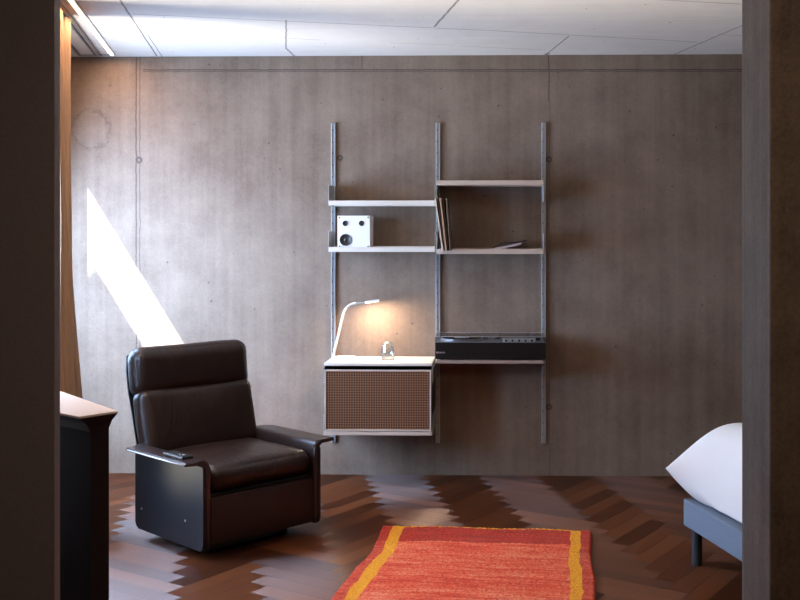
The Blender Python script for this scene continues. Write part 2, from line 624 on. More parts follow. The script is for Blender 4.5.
def cushion(bm, sx, sy, sz, r, puff=(0, 0, 0), wob=0.0, n=12, mat4=None, seed=0.0):
    """rounded, puffed upholstery block centred on the origin"""
    h = (sx / 2, sy / 2, sz / 2)
    def lin(a):
        rr = min(r, a * 0.98)
        e = [a - rr + rr * math.sin(R(q)) for q in (0, 22, 45, 67, 90)]
        e = [a - rr * (1 - q) for q in (0.0, 0.3, 0.6, 0.85, 1.0)]
        inner = [-(a - rr) + 2 * (a - rr) * i / n for i in range(1, n)]
        return [-q for q in reversed(e)] + inner + e
    t = bmesh.new()
    Ls = [lin(a) for a in h]
    def place(q):
        c = [max(-(h[i] - min(r, h[i] * 0.98)), min(h[i] - min(r, h[i] * 0.98), q[i])) for i in range(3)]
        d = Vector([q[i] - c[i] for i in range(3)])
        rr = min(r, min(h) * 0.98)
        if d.length > 0:
            dd = d.normalized()
            # keep each axis radius
            rad = [min(r, h[i] * 0.98) for i in range(3)]
            d = Vector([dd[i] * rad[i] for i in range(3)])
        p_ = Vector(c) + d
        u = [q[i] / h[i] for i in range(3)]
        for i in range(3):
            j, k = [x for x in range(3) if x != i]
            w = (1 - u[j] ** 2) * (1 - u[k] ** 2)
            p_[i] += puff[i] * w * (p_[i] / h[i])
        if wob:
            nv = noise.noise_vector(Vector((p_.x * 5 + seed, p_.y * 5, p_.z * 5)))
            p_ += nv * wob
        return p_
    for ax in range(3):
        j, k = [x for x in range(3) if x != ax]
        for s in (-1, 1):
            g = []
            for a in Ls[j]:
                row = []
                for b in Ls[k]:
                    q = [0, 0, 0]
                    q[ax] = s * h[ax]; q[j] = a; q[k] = b
                    row.append(t.verts.new(place(q)))
                g.append(row)
            for a in range(len(g) - 1):
                for b in range(len(g[0]) - 1):
                    t.faces.new((g[a][b], g[a + 1][b], g[a + 1][b + 1], g[a][b + 1]))
    bmesh.ops.remove_doubles(t, verts=t.verts, dist=2e-4)
    bmesh.ops.recalc_face_normals(t, faces=t.faces)
    if mat4 is not None:
        t.transform(mat4)
    merge(bm, t)
    return bm


def text_obj(name, body, size, mat, parent, loc, rot):
    c = bpy.data.curves.new(name, 'FONT')
    c.body = body
    c.size = size
    c.extrude = 0.0006
    c.align_x = 'CENTER'; c.align_y = 'CENTER'
    o = bpy.data.objects.new(name, c)
    c.materials.append(mat)
    COL.objects.link(o)
    bpy.context.view_layer.update()
    dg = bpy.context.evaluated_depsgraph_get()
    me = bpy.data.meshes.new_from_object(o.evaluated_get(dg))
    bpy.data.objects.remove(o)
    m = bpy.data.objects.new(name, me)
    COL.objects.link(m)
    m.parent = parent
    m.location = loc
    m.rotation_euler = rot
    return m


# ------------------------------------------------------------ the room
HC = 2.64
LW_Y0, LW_Y1 = -2.2, 6.6
def wline(y, off=0.0):
    """x of the window wall's outer face at depth y, moved off metres outwards"""
    return CORNER.x + (6.6 - y) * math.tan(G) - off / math.cos(G)

floor_poly = [(wline(-2.2, .0), -2.2), (3.6, -2.2), (3.6, 6.6), (wline(6.6), 6.6)]
struct(link('floor', prism(bmesh.new(), floor_poly, 'z', -0.10, 0.0), M['floor']))
struct(link('ceiling', prism(bmesh.new(), floor_poly, 'z', HC, HC + 0.10), M['ceiling']))
struct(link('wall_back', newbox(-3.3, 3.7, 6.6, 6.75, -0.1, HC + 0.1), M['wall']))
struct(link('wall_right', newbox(3.6, 3.75, -2.3, 6.6, -0.1, HC + 0.1), M['wall']))
struct(link('wall_rear', newbox(-1.2, 3.6, -2.35, -2.2, -0.1, HC + 0.1), M['wall']))

# window wall: outer face through CORNER, 4 cm thick at the opening
T0, T1, ZH = 0.154, 1.85, 2.39
wm = Matrix.Translation(CORNER) @ Matrix(((WD.x, WN.x, 0, 0), (WD.y, WN.y, 0, 0), (0, 0, 1, 0), (0, 0, 0, 1)))
b = bmesh.new()
box(b, 0.0, T0, 0, 0.04, 0.0, HC, mat4=wm)
box(b, T1, 2.0, 0, 0.04, 0.0, HC, mat4=wm)
T2, T3 = 2.0, 2.62
box(b, T3, 9.07, 0, 0.04, 0.0, HC, mat4=wm)
box(b, T2, T3, 0, 0.04, ZH, HC, mat4=wm)
box(b, T2, T3, 0, 0.04, 0.0, 0.06, mat4=wm)
box(b, T0, T1, 0, 0.04, ZH, HC, mat4=wm)
box(b, T0, T1, 0, 0.04, 0.0, 0.06, mat4=wm)
struct(link('wall_left', b, M['wall']))
for wi, (Ta, Tb) in enumerate(((T0, T1), (T2, T3))):
    b = bmesh.new()
    for a0, a1, z0, z1 in ((Ta, Ta + .04, .06, ZH), (Tb - .04, Tb, .06, ZH), (Ta + .04, Tb - .04, ZH - .04, ZH), (Ta + .04, Tb - .04, .06, .10)):
        box(b, a0, a1, 0.0, 0.04, z0, z1, mat4=wm)
    win = struct(link('window_%d' % (wi + 1), b, M['window_frame']))
    link('pane', box(bmesh.new(), Ta + .04, Tb - .04, 0.016, 0.022, .10, ZH - .04, mat4=wm), M['glass'], win)

# outside: an unseen slab, added to cut the sun down to a band
K0 = Vector((-3.408, 6.0, 2.82))
km = Matrix.Translation(K0) @ Matrix(((WD.x, WN.x, 0, 0), (WD.y, WN.y, 0, 0), (0, 0, 1, 0), (0, 0, 0, 1)))
b = bmesh.new()
box(b, 0.0, 5.0, -3.0, 0.0, 0.0, 0.08, mat4=km)
box(b, 1.15, 5.0, 0.0, 0.55, 0.0, 0.08, mat4=km)
struct(link('sun_slab_1', b, M['blocker']))

# the opening the photograph looks through
struct(link('wall_front_left', newbox(-2.04, -1.32, 3.08, 3.12, 0.0, HC), M['dark_panel']))
b = bmesh.new()
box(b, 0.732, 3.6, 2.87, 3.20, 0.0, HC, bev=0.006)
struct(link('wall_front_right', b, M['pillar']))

# ------------------------------------------------------------ ceiling fittings
def bar_on_ceiling(bm, a, b_, w, z0, z1):
    a, b_ = Vector((*a, 0)), Vector((*b_, 0))
    d = (b_ - a); L = d.length; d.normalize()
    nn = Vector((-d.y, d.x, 0))
    m = Matrix.Translation(a) @ Matrix(((d.x, nn.x, 0, 0), (d.y, nn.y, 0, 0), (0, 0, 1, 0), (0, 0, 0, 1)))
    return box(bm, 0, L, -w / 2, w / 2, z0, z1, mat4=m)

t = thing('strip_light', 'thin glowing warm light strip along the ceiling beside the curtain', 'light', (-2.422, 6.50, HC))
st = [(-2.422, 6.50), (-1.65, 3.30)]
st = [(x + 2.422, y - 6.50) for x, y in st]
link('housing', bar_on_ceiling(bmesh.new(), st[0], st[1], 0.034, -0.006, -0.0005), M['white_plastic'], t)
link('diffuser', bar_on_ceiling(bmesh.new(), st[0], st[1], 0.018, -0.010, -0.006), M['led'], t)

l = bpy.data.lights.new('strip_glow', 'AREA')
l.shape = 'RECTANGLE'; l.size = 0.018; l.size_y = 3.29
l.energy = 27; l.color = (1.0, 0.62, 0.38)
lo = bpy.data.objects.new('strip_glow', l); COL.objects.link(lo)
lo.parent = t; lo.location = (0.386, -1.60, -0.0115); lo.rotation_euler = (0, 0, math.atan2(0.772, 3.2))
t = thing('curtain_rail', 'flush ceiling rail channel with dark edges above the curtain', 'curtain rail', (-2.50, 6.50, HC))
o_in = (0.0, 0.0); i_end = (0.62, -2.50)
dv = Vector((0.62, -2.50)).normalized()
link('track', bar_on_ceiling(bmesh.new(), (0, 0), (0.75, -3.0), 0.012, -0.012, -0.0005), M['window_frame'], t)
link('track', bar_on_ceiling(bmesh.new(), (-0.028, -0.005), (0.722, -3.005), 0.010, -0.010, -0.0005), M['dark_panel'], t)
link('track', bar_on_ceiling(bmesh.new(), (-0.125, -0.01), (0.622, -3.01), 0.014, -0.012, -0.0005), M['window_frame'], t)
link('end_plate', bar_on_ceiling(bmesh.new(), (-0.135, 0.018), (0.06, 0.018), 0.03, -0.010, -0.0005), M['bracket'], t)


# ------------------------------------------------------------ curtain
def make_curtain():
    n = NT('amber_curtain_cloth')
    o = n.objco()
    f = n.noise(n.mapping(o, (60, 60, 2)), 1.0, 3)
    c = n.mix(f, (0.34, 0.22, 0.14), (0.48, 0.33, 0.22))
    n.l(c, n.b.inputs['Base Color'])
    n.b.inputs['Roughness'].default_value = 0.85
    tl = n.n('ShaderNodeBsdfTranslucent')
    n.l(c, tl.inputs[0])
    ms = n.n('ShaderNodeMixShader'); ms.inputs[0].default_value = 0.25
    n.l(n.b.outputs[0], ms.inputs[1]); n.l(tl.outputs[0], ms.inputs[2]); n.l(ms.outputs[0], n.out.inputs[0])
    bm = bmesh.new()
    NS, NZ = 150, 40
    d = Vector((0.241, -0.970)); nn = Vector((0.970, 0.241))
    def edge(z):
        tt = 1 - (z - 0.02) / 2.6
        return 0.004 + 0.100 * max(0, tt) ** 1.5
    g = []
    for k in range(NZ + 1):
        z = 0.02 + 2.60 * k / NZ
        row = []
        for i in range(NS + 1):
            s = i / NS
            flare = edge(z)
            amp = 0.046 + 0.012 * math.sin(3 * z + 9 * s)
            ph = s * 2 * math.pi * 8 + 0.5 * math.sin(z * 1.3 + s * 4)
            a = s * 0.36 + 0.010 * math.sin(ph * 2)
            off = amp * math.cos(ph) + flare * (1 - 0.4 * s)
            q = Vector((-2.268, 5.33)) + d * a + nn * off
            row.append(bm.verts.new((q.x, q.y, z)))
        g.append(row)
    for k in range(NZ):
        for i in range(NS):
            bm.faces.new((g[k][i], g[k][i + 1], g[k + 1][i + 1], g[k + 1][i]))
    ob = link('curtain', bm, n.m, smooth=True)
    md = ob.modifiers.new('thickness', 'SOLIDIFY'); md.thickness = 0.003
    tag(ob, 'amber brown pleated curtain hanging floor length at the left window', 'curtain')
make_curtain()


# ------------------------------------------------------------ counter by the partition
def make_counter():
    t = thing('console_counter', 'narrow dark counter with flared pale top behind the dark partition', 'counter', (-1.50, 3.72, 0))
    ox, oy = 1.50, -3.72
    # plan corners of the top (A near, B right, C far, D left) continued behind the partition
    A, B = Vector((-1.413, 3.492)), Vector((-1.324, 3.608))
    dr = Vector((-0.655, 0.756))
    C_, D_ = B + dr * 0.78, A + Vector((-0.80, 0.60)).normalized() * 0.60
    top = [A, B, C_, D_]
    def loft(bm, lo, z0, hi, z1):
        a = [bm.verts.new((q.x + ox, q.y + oy, z0)) for q in lo]
        b_ = [bm.verts.new((q.x + ox, q.y + oy, z1)) for q in hi]
        bm.faces.new(a[::-1]); bm.faces.new(b_)
        for i in range(4):
            bm.faces.new((a[i], a[(i + 1) % 4], b_[(i + 1) % 4], b_[i]))
        return bm
    Ab, Bb = Vector((-1.400, 3.560)), Vector((-1.367, 3.640))
    body = [Ab, Bb, Bb + dr * 0.70, Ab + Vector((-0.80, 0.60)).normalized() * 0.52]
    mid = [q.lerp(w_, 0.35) for q, w_ in zip(body, top)]
    bm = bmesh.new()
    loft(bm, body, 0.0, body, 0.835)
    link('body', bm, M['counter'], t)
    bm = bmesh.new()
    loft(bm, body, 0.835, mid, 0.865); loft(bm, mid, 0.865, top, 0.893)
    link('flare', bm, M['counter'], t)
    link('countertop', loft(bmesh.new(), top, 0.893, top, 0.900), M['counter_top'], t)
make_counter()


# ------------------------------------------------------------ wall shelving
def make_track():
    t = thing('wall_track', 'left upright aluminium shelf track, beside the white shelf ends', 'shelf track', (-1.05, 6.6, 0.204),
              group='upright aluminium wall tracks of the shelving')
    link('channel', box(box(bmesh.new(), -.0125, -.0075, -.018, 0, 0, 2.01), .0085, .0125, -.018, 0, 0, 2.01), M['aluminium'], t)
    link('channel_back', newbox(-.0075, .0085, -.004, 0, 0, 2.01), M['bracket'], t)
    link('centre_web', newbox(-.002, .002, -.014, -.004, 0, 2.01), M['bracket'], t)
    for i in range(27):
        z = 0.05 + i * 0.0735
        link('pin_hole', newbox(-.0085, -.0035, -.0055, -.0035, z, z + .012), M['dark_gap'], t)
    for z in (0.03, 1.0, 1.98):
        link('screw', cyl(bmesh.new(), (0.006, -0.004, z), 0.0035, 0, 0.004, 12, 'y'), M['silver'], t)
    return t

def copy_tree(o, loc, label):
    r = o.copy(); COL.objects.link(r); r.location = loc; r['label'] = label
    for ch in list(o.children):
        c = ch.copy(); COL.objects.link(c); c.parent = r
        for g_ in ch.children:
            d = g_.copy(); COL.objects.link(d); d.parent = c
    return r

tr = make_track()
copy_tree(tr, (-0.39, 6.6, 0.204), 'middle upright aluminium shelf track, between the two shelf bays')
copy_tree(tr, (0.273, 6.6, 0.204), 'right upright aluminium shelf track, at the outer end of the turntable bay')

def make_shelf(label, x0, ztop, mat, up, group='thin metal wall shelves'):
    """x0: centre of the left track; up: side plates stand above the shelf or hang below"""
    w = 0.645
    t = thing('wall_shelf', label, 'shelf', (x0 + 0.33, 6.6, ztop - 0.03), group=group)
    b_ = bmesh.new()
    box(b_, -w / 2, w / 2, -.220, -.020, .018, .021)         # tray
    box(b_, -w / 2, w / 2, -.222, -.217, 0, .030, bev=.001)  # front lip
    box(b_, -w / 2, w / 2, -.023, -.020, 0, .034)            # rear fold
    link('shelf_tray', b_, mat, t)
    for s in (-1, 1):
        x = s * (w / 2 + .0025)
        z0, z1 = (0.0, .125) if up else (-.10, .03)
        poly = [(-.222, z0), (-.020, z0), (-.020, z1), (-.222, z1 - (.0 if up else 0))]
        link('side_plate', prism(bmesh.new(), [(y, z) for y, z in poly], 'x', x - .0016, x + .0016), M['bracket'], t)
    return t

make_shelf('empty white metal shelf at the top of the left bay, above the white speaker', -1.05, 1.72, M['shelf'], True)
make_shelf('white metal shelf carrying the white speaker cube', -1.05, 1.437, M['shelf'], True)
make_shelf('highest metal shelf on the wall, empty, above the leaning records', -0.39, 1.842, M['shelf_beige'], False)
make_shelf('metal shelf carrying the leaning records and the open magazine', -0.39, 1.425, M['shelf_beige'], True)

# the low shelf under the turntable
t = thing('wall_shelf', 'brownish metal shelf directly under the black turntable', 'shelf', (-0.06, 6.6, 0.738), group='thin metal wall shelves')
b_ = bmesh.new()
box(b_, -.322, .322, -.300, -.020, .016, .020)
box(b_, -.322, .322, -.302, -.297, 0, .021, bev=.001)
link('shelf_tray', b_, M['shelf_brown'], t)
for s in (-1, 1):
    link('side_plate', prism(bmesh.new(), [(-.300, -.005), (-.06, -.11), (-.020, -.11), (-.020, .018), (-.300, .018)], 'x', s * .325 - .0015, s * .325 + .0015), M['bracket'], t)


def make_cabinet():
    t = thing('wall_cabinet', 'wall-hung cabinet with copper perforated flap door under the desk lamp', 'cabinet', (-0.7275, 6.6, 0.0))
    x0, x1, yf = -.3225, .3225, -.36
    b_ = bmesh.new()
    box(b_, x0, x1, yf, -.020, .729, .748, bev=.004, seg=2)
    link('top_panel', b_, M['shelf'], t)
    b_ = bmesh.new()
    box(b_, x0, x1, yf, -.020, .315, .338, bev=.003)
    link('bottom_panel', b_, M['shelf_beige'], t)
    b_ = bmesh.new()
    for s in (-1, 1):
        xx = s * .3185
        box(b_, xx - .002, xx + .002, yf + .02, -.020, .338, .729)
    box(b_, x0 + .006, x1 - .006, -.026, -.020, .338, .729)
    link('carcass', b_, M['dark_metal'], t)
    # door with metal frame and perforated sheet
    n = NT('copper_perforated_metal')
    o = n.objco()
    sp = n.n('ShaderNodeSeparateXYZ'); n.l(o, sp.inputs[0])
    pit = 0.0148
    fx = n.math('ABSOLUTE', n.math('SUBTRACT', n.math('FRACT', n.math('DIVIDE', sp.outputs[0], pit)), 0.5))
    fz = n.math('ABSOLUTE', n.math('SUBTRACT', n.math('FRACT', n.math('DIVIDE', sp.outputs[2], pit)), 0.5))
    d = n.math('MAXIMUM', fx, fz)
    hole = n.math('LESS_THAN', d, 0.34)
    c = n.mix(hole, (0.27, 0.130, 0.062), (0.060, 0.022, 0.010))
    n.l(c, n.b.inputs['Base Color'])
    n.b.inputs['Metallic'].default_value = 0.35
    n.b.inputs['Roughness'].default_value = 0.42
    n.bump(n.math('SUBTRACT', 1.0, hole), 0.5, 0.002)
    b_ = bmesh.new()
    xa, xb, za, zb = x0 + .004, x1 - .004, .342, .706
    for q in ((xa, xb, za, za + .009), (xa, xb, zb - .009, zb), (xa, xa + .009, za + .009, zb - .009), (xb - .009, xb, za + .009, zb - .009)):
        box(b_, q[0], q[1], yf - .002, yf + .014, q[2], q[3], bev=.0015)
    dr = link('door', b_, M['shelf_beige'], t)
    link('perforated_sheet', newbox(xa + .009, xb - .009, yf + .002, yf + .006, za + .009, zb - .009), n.m, dr)
    # small folded plates that carry the cabinet
    for s in (-1, 1):
        for z0, z1 in ((.315, .435), (.625, .722)):
            xx = s * .3245
            link('side_plate', newbox(xx - .0015, xx + .0015, -.355, -.02, z0, z1), M['bracket'], t)
make_cabinet()


# ------------------------------------------------------------ things on the shelves
def make_lamp():
    t = thing('desk_lamp', 'slim white bent-arm desk lamp, lit, on the wall cabinet', 'lamp', (-0.957, 6.45, 0.7485))
    b_ = bmesh.new()
    lathe(b_, [(0.0005, 0), (.075, 0), (.078, .003), (.078, .008), (.074, .011), (.0005, .011)])
    autosmooth(link('base', b_, M['white_plastic'], t))
    pts = spline([(-.069, 0, .008), (-.066, 0, .03), (-.040, 0, .14), (-.012, 0, .262), (.006, 0, .305), (.036, 0, .332), (.070, 0, .341)], 8)
    link('stem', tube(bmesh.new(), pts, .0075, 14), M['white_plastic'], t, smooth=True)
    link('neck', tube(bmesh.new(), [(.068, 0, .341), (.100, 0, .343), (.132, 0, .345)], .0042, 12), M['silver'], t, smooth=True)
    m = Matrix.Translation((.170, 0, .352)) @ Matrix.Rotation(R(-9), 4, 'Y')
    h = link('lamp_head', box(bmesh.new(), -.045, .045, -.016, .016, -.004, .008, bev=.0035, seg=3, mat4=m), M['white_plastic'], t)
    autosmooth(h, 50)
    link('diffuser', box(bmesh.new(), -.040, .040, -.012, .012, -.0055, -.0045, mat4=m), M['lamp_glow'], h)
    l = bpy.data.lights.new('lamp_bulb', 'AREA')
    l.shape = 'RECTANGLE'; l.size = .075; l.size_y = .022
    l.energy = 6.0; l.color = (1.0, 0.74, 0.53)
    lo = bpy.data.objects.new('lamp_bulb', l); COL.objects.link(lo)
    lo.parent = t; lo.location = (.170, 0, .343); lo.rotation_euler = (0, R(-9), 0)
make_lamp()

b_ = bmesh.new()
lathe(b_, [(.041, 0), (.039, .05), (.034, .095), (.027, .110), (.0005, .114), (.0005, .108), (.024, .104), (.031, .092), (.036, .05), (.0385, 0)], closed=False)
n = NT('clear_tumbler_glass')
tr_ = n.n('ShaderNodeBsdfTransparent'); tr_.inputs[0].default_value = (0.93, 0.96, 0.96, 1)
gl = n.n('ShaderNodeBsdfGlossy'); gl.inputs['Roughness'].default_value = 0.25
lw = n.n('ShaderNodeLayerWeight'); lw.inputs[0].default_value = 0.5
ms = n.n('ShaderNodeMixShader')
n.l(n.math('ADD', .08, n.math('MULTIPLY', lw.outputs['Facing'], .45), clamp=True), ms.inputs[0])
n.l(tr_.outputs[0], ms.inputs[1]); n.l(gl.outputs[0], ms.inputs[2]); n.l(ms.outputs[0], n.out.inputs[0])
o = link('drinking_glass', b_, n.m, smooth=True, loc=(-0.684, 6.40, 0.7485))
tag(o, 'clear glass tumbler standing upside down on the wall cabinet', 'glass')

# speaker cube
def make_speaker():
    t = thing('speaker', 'small white speaker cube with three black round drivers', 'speaker', (-0.893, 6.40, 1.4283))
    link('cabinet', newbox(-.101, .101, 0.0, .160, 0, .200, bev=.003), M['white_plastic'], t)
    link('front_plate', newbox(-.099, .099, -.003, .0, .002, .198, bev=.001), M['white_plastic'], t)
    for x, z, r in ((-.052, .153, .0165), (.048, .153, .0165), (-.050, .052, .036)):
        b1 = bmesh.new()
        yz = []
        prof = [(r, 0), (r, .004), (r * .9, .005), (r * .84, .002), (r * .35, -.001), (r * .30, .002), (.0004, .0035)]
        t2 = bmesh.new(); lathe(t2, prof, seg=28)
        t2.transform(Matrix.Translation((x, -.0032, z)) @ Matrix.Rotation(R(90), 4, 'X'))
        merge(b1, t2)
        link('woofer' if r > .03 else 'tweeter', b1, M['black_plastic'], t, smooth=True)
    for x in (-.088, .088):
        for z in (.012, .188):
            link('screw', cyl(bmesh.new(), (x, -.0032, z), .0045, 0, .0015, 12, 'y'), M['black_plastic'], t)
make_speaker()

# records leaning in the right bay
SL = [('record_sleeve', 'cream record sleeve, leftmost of the leaning records', (0.55, 0.46, 0.38), .009, 8.2, -.339, 0.0),
      ('record_sleeve', 'dark brown record sleeve, second from the left of the leaning records', (0.05, 0.03, 0.025), .007, 7.2, -.329, .012),
      ('record_sleeve', 'tan orange record sleeve in the middle of the leaning records', (0.42, 0.25, 0.14), .010, 6.4, -.318, .004),
      ('record_sleeve', 'black record sleeve, second from the right of the leaning records', (0.025, 0.02, 0.02), .008, 5.6, -.308, .018),
      ('record_sleeve', 'grey brown record sleeve, rightmost and most upright of the leaning records', (0.24, 0.18, 0.14), .008, 4.0, -.297, .03)]
for nm, lb, colr, th, ang, xb, dy in SL:
    m_ = plain('sleeve_card_' + lb.split()[0], colr, 0.6, var=0.25, scale=20)
    o = link(nm, newbox(-th, 0, 0, .270, 0, .318, bev=.0008), m_, loc=(xb, 6.295 + dy * .6, 1.4168), rot=(0, R(-ang), 0))
    tag(o, lb, 'record', 'records leaning on the right shelf')

# open magazine
def make_magazine():
    t = thing('magazine', 'open dark magazine with curled pages on the right shelf', 'magazine', (-0.015, 6.40, 1.4165))
    def sheet(prof, y0, y1, th, mat, name):
        bm = bmesh.new()
        top = [(x, z + th) for x, z in prof]
        prism(bm, prof + top[::-1], 'y', y0, y1)
        return link(name, bm, mat, t)
    sheet([(-.13, .000), (-.06, .001), (-.02, .001), (.02, .006), (.05, .014), (.10, .026), (.175, .044)], -.01, .16, .003, M['paper_dark'], 'back_cover')
    sheet([(-.13, .0035), (-.06, .0045), (-.025, .004)], -.008, .158, .005, M['paper_dark'], 'left_pages')
    sheet([(-.024, .010), (.00, .026), (.03, .040), (.07, .044), (.12, .044), (.178, .056)], -.004, .158, .009, M['paper_dark'], 'raised_page')
    sheet([(-.018, .004), (.03, .010), (.06, .017), (.10, .025), (.145, .036)], -.014, .15, .013, M['paper'], 'right_pages')
make_magazine()


# turntable
def make_turntable():
    W, D, H = .664, .275, .106
    t = thing('turntable', 'long black turntable console with clear lid on the low right shelf', 'turntable', (-0.0585, 6.30, 0.7585))
    for x in (-.29, .29):
        for y in (.03, .24):
            link('foot', cyl(bmesh.new(), (x, y, 0), .014, 0, .007, 16), M['rubber'], t)
    link('body', newbox(-W / 2, W / 2, 0, D, .007, H, bev=.003), M['dark_metal'], t)
    link('deck', newbox(-W / 2 + .006, W / 2 - .006, .006, D - .006, H, H + .003), M['silver'], t)
    link('platter', cyl(bmesh.new(), (-.175, .140, 0), .130, H + .003, H + .016, 48, bev=.002), M['silver'], t)
    a = link('tonearm', tube(bmesh.new(), [(.045, .235, H + .022), (.045, .19, H + .024), (.030, .08, H + .022), (-.02, .045, H + .020)], .0045, 10), M['silver'], t, smooth=True)
    link('counterweight', cyl(bmesh.new(), (.045, .245, H + .022), .011, -.012, .012, 20, 'y'), M['black_plastic'], a)
    link('headshell', newbox(-.045, -.015, .036, .052, H + .0185, H + .024, bev=.001), M['black_plastic'], a)
    link('arm_pivot', cyl(bmesh.new(), (.045, .205, 0), .020, H + .003, H + .018, 24), M['black_plastic'], t)
    cp = link('control_panel', newbox(.075, .270, .020, .075, H + .003, H + .020, bev=.002), M['bright_silver'], t)
    for i in range(5):
        x = .095 + i * .039
        link('knob', cyl(bmesh.new(), (x, .0195, H + .0105), .0065, 0, .006, 18, 'y'), M['black_plastic'], cp)
    for x in (.235, .290):
        link('dial', cyl(bmesh.new(), (x, .10, 0), .014, H + .003, H + .022, 24), M['black_plastic'], t)
    # lid: clear box
    b_ = bmesh.new()
    z0, z1, th = H + .0035, H + .036, .003
    box(b_, -W / 2, W / 2, 0, D, z1 - th, z1)
    box(b_, -W / 2, W / 2, 0, th, z0, z1 - th)
    box(b_, -W / 2, W / 2, D - th, D, z0, z1 - th)
    box(b_, -W / 2, -W / 2 + th, th, D - th, z0, z1 - th)
    box(b_, W / 2 - th, W / 2, th, D - th, z0, z1 - th)
    link('dust_cover', b_, M['acrylic'], t)
    for (a0, a1, c0, c1, e0, e1) in ((-W / 2, W / 2, -.0005, .001, z1 - .002, z1), (-W / 2, W / 2, D - .001, D + .0005, z1 - .002, z1), (-W / 2, -W / 2 + .0015, 0, D, z1 - .002, z1), (W / 2 - .0015, W / 2, 0, D, z1 - .002, z1)):
        link('lid_edge', newbox(a0, a1, c0, c1, e0, e1 + .0004), M['lid_edge'], t)
    text_obj('logo', 'BRAUN', .016, plain('logo_print', (0.42, 0.36, 0.34), .5), t, (-.298, -.0008, .045), (R(90), 0, 0))
make_turntable()
b_ = bmesh.new()
lathe(b_, [(.0005, 0), (.120, 0), (.1205, .001), (.120, .002), (.052, .0022), (.050, .0017), (.0005, .0017)], seg=56)
o = link('vinyl_record', b_, M['vinyl'], loc=(-.2335, 6.44, .7585 + .106 + .0162))
autosmooth(o)
o['label'] = 'black vinyl record lying on the turntable platter'; o['category'] = 'record'
link('centre_label', lathe(bmesh.new(), [(.0005, .0022), (.046, .0022), (.046, .0027), (.0005, .0027)], seg=40), plain('record_label_paper', (0.62, 0.58, 0.54), .6), o)


# ------------------------------------------------------------ lounge chair
def make_chair():
    t = thing('lounge_chair', 'dark brown leather lounge chair with high headrest and black shell', 'armchair', (-1.3825, 5.264, 0), R(48))
    # swivel base
    b_ = bmesh.new()
    box(b_, -.23, .23, -.21, .20, .0, .028, bev=.01)
    link('base', b_, M['chair_base'], t)
    link('swivel', cyl(bmesh.new(), (0, 0, 0), .13, .028, .052, 32), M['chair_base'], t)
    link('seat_box', newbox(-.315, .315, -.28, .27, .052, .30, bev=.01), M['chair_base'], t)
    yb, yf = .285, -.3325
    # side panels (outer, plastic) with rounded corners
    for s in (-1, 1):
        rc = .03
        poly = []
        for cy_, cz_, a0 in ((yf + rc, .05 + rc, 180), (yb - rc, .05 + rc, 270), (yb - .006, .44 - .006, 0), (yf + .006, .44 - .006, 90)):
            rr = rc if a0 in (180, 270) else .006
            for k in range(7):
                a = R(a0 + 15 * k)
                poly.append((cy_ + rr * math.cos(a), cz_ + rr * math.sin(a)))
        xa, xb = (.322, .340)
        pr = prism(bmesh.new(), poly, 'x', s * xa if s > 0 else -xb, s * xb if s > 0 else -xa, bev=.004)
        sp_ = autosmooth(link('side_panel', pr, M['shell'], t), 35)
        for (yy, zz, rr) in ((yb - .028, .425, .008), (yb - .05, .425, .008), (.22, .155, .005), (-.18, .17, .005)):
            link('bolt', cyl(bmesh.new(), (s * .3405, yy, zz), rr, -.0015, .0015, 14, 'x'), M['bracket'] if rr < .006 else M['dark_gap'], sp_)
        # leather armrest: inner skin rising and folding outwards
        prof_o = []
        for k in range(9):                     # outer/top curve of fold
            a = R(180 - 90 * k / 8)
            prof_o.append((.345 + .045 * math.cos(a), .430 + .045 * math.sin(a)))
        outer = [(.300, .06)] + prof_o + [(.425, .473), (.432, .466), (.430, .457)]
        inner = []
        for k in range(7):
            a = R(90 + 90 * k / 6)
            inner.append((.348 + .026 * math.cos(a), .430 + .026 * math.sin(a)))
        poly = outer + [(.380, .456)] + inner + [(.322, .06)]
        poly = [(s * x, z) for x, z in poly]
        br = prism(bmesh.new(), poly, 'y', yf, .235, bev=.006, seg=3)
        # rear taper of the flange: outer edge shorter at the back
        for v in br.verts:
            if v.co.y > .1 and abs(v.co.x) > .35:
                v.co.y -= (abs(v.co.x) - .35) * .3
        autosmooth(link('armrest', br, M['leather_dark'], t), 40)
        # piping along the arm edge
        xx = s * .433
        link('piping', tube(bmesh.new(), [(xx, yf + .012, .463), (xx, .19, .463)], .0035, 8), M['silver'] if False else M['bracket'], t, smooth=True)
    # front panel
    m = Matrix.Translation((0, -.306, .178))
    link('front_panel', cushion(bmesh.new(), .598, .045, .228, .010, (0, .006, 0), .0012, 10, m), M['leather_front'], t, smooth=True)
    link('front_seam', tube(bmesh.new(), [(-.29, -.327, .289), (.29, -.327, .289)], .004, 8), M['leather'], t, smooth=True)
    # seat cushion
    m = Matrix.Translation((0, -.055, .368))
    link('seat_cushion', cushion(bmesh.new(), .596, .545, .118, .05, (0, .012, .028), .006, 14, m, 3.1), M['leather'], t, smooth=True)
    # back
    def back_m(y, z, tilt):
        return Matrix.Translation((0, y, z)) @ Matrix.Rotation(R(tilt), 4, 'X')
    link('back_cushion', cushion(bmesh.new(), .665, .125, .36, .05, (0, .022, .0), .006, 14, back_m(.262, .555, -14), 7.7), M['leather'], t, smooth=True)
    link('headrest_cushion', cushion(bmesh.new(), .675, .135, .252, .060, (0, .022, .004), .006, 14, back_m(.335, .812, -5), 1.3), M['leather'], t, smooth=True)
    # shell behind the cushions
    prof = [(.235, .30), (.270, .42), (.325, .60), (.372, .72), (.392, .82), (.385, .90)]
    poly = prof + [(y + .010, z) for y, z in prof[::-1]]
    link('back_shell', prism(bmesh.new(), poly, 'x', -.330, .330, bev=.003), M['shell'], t)
    return t
make_chair()

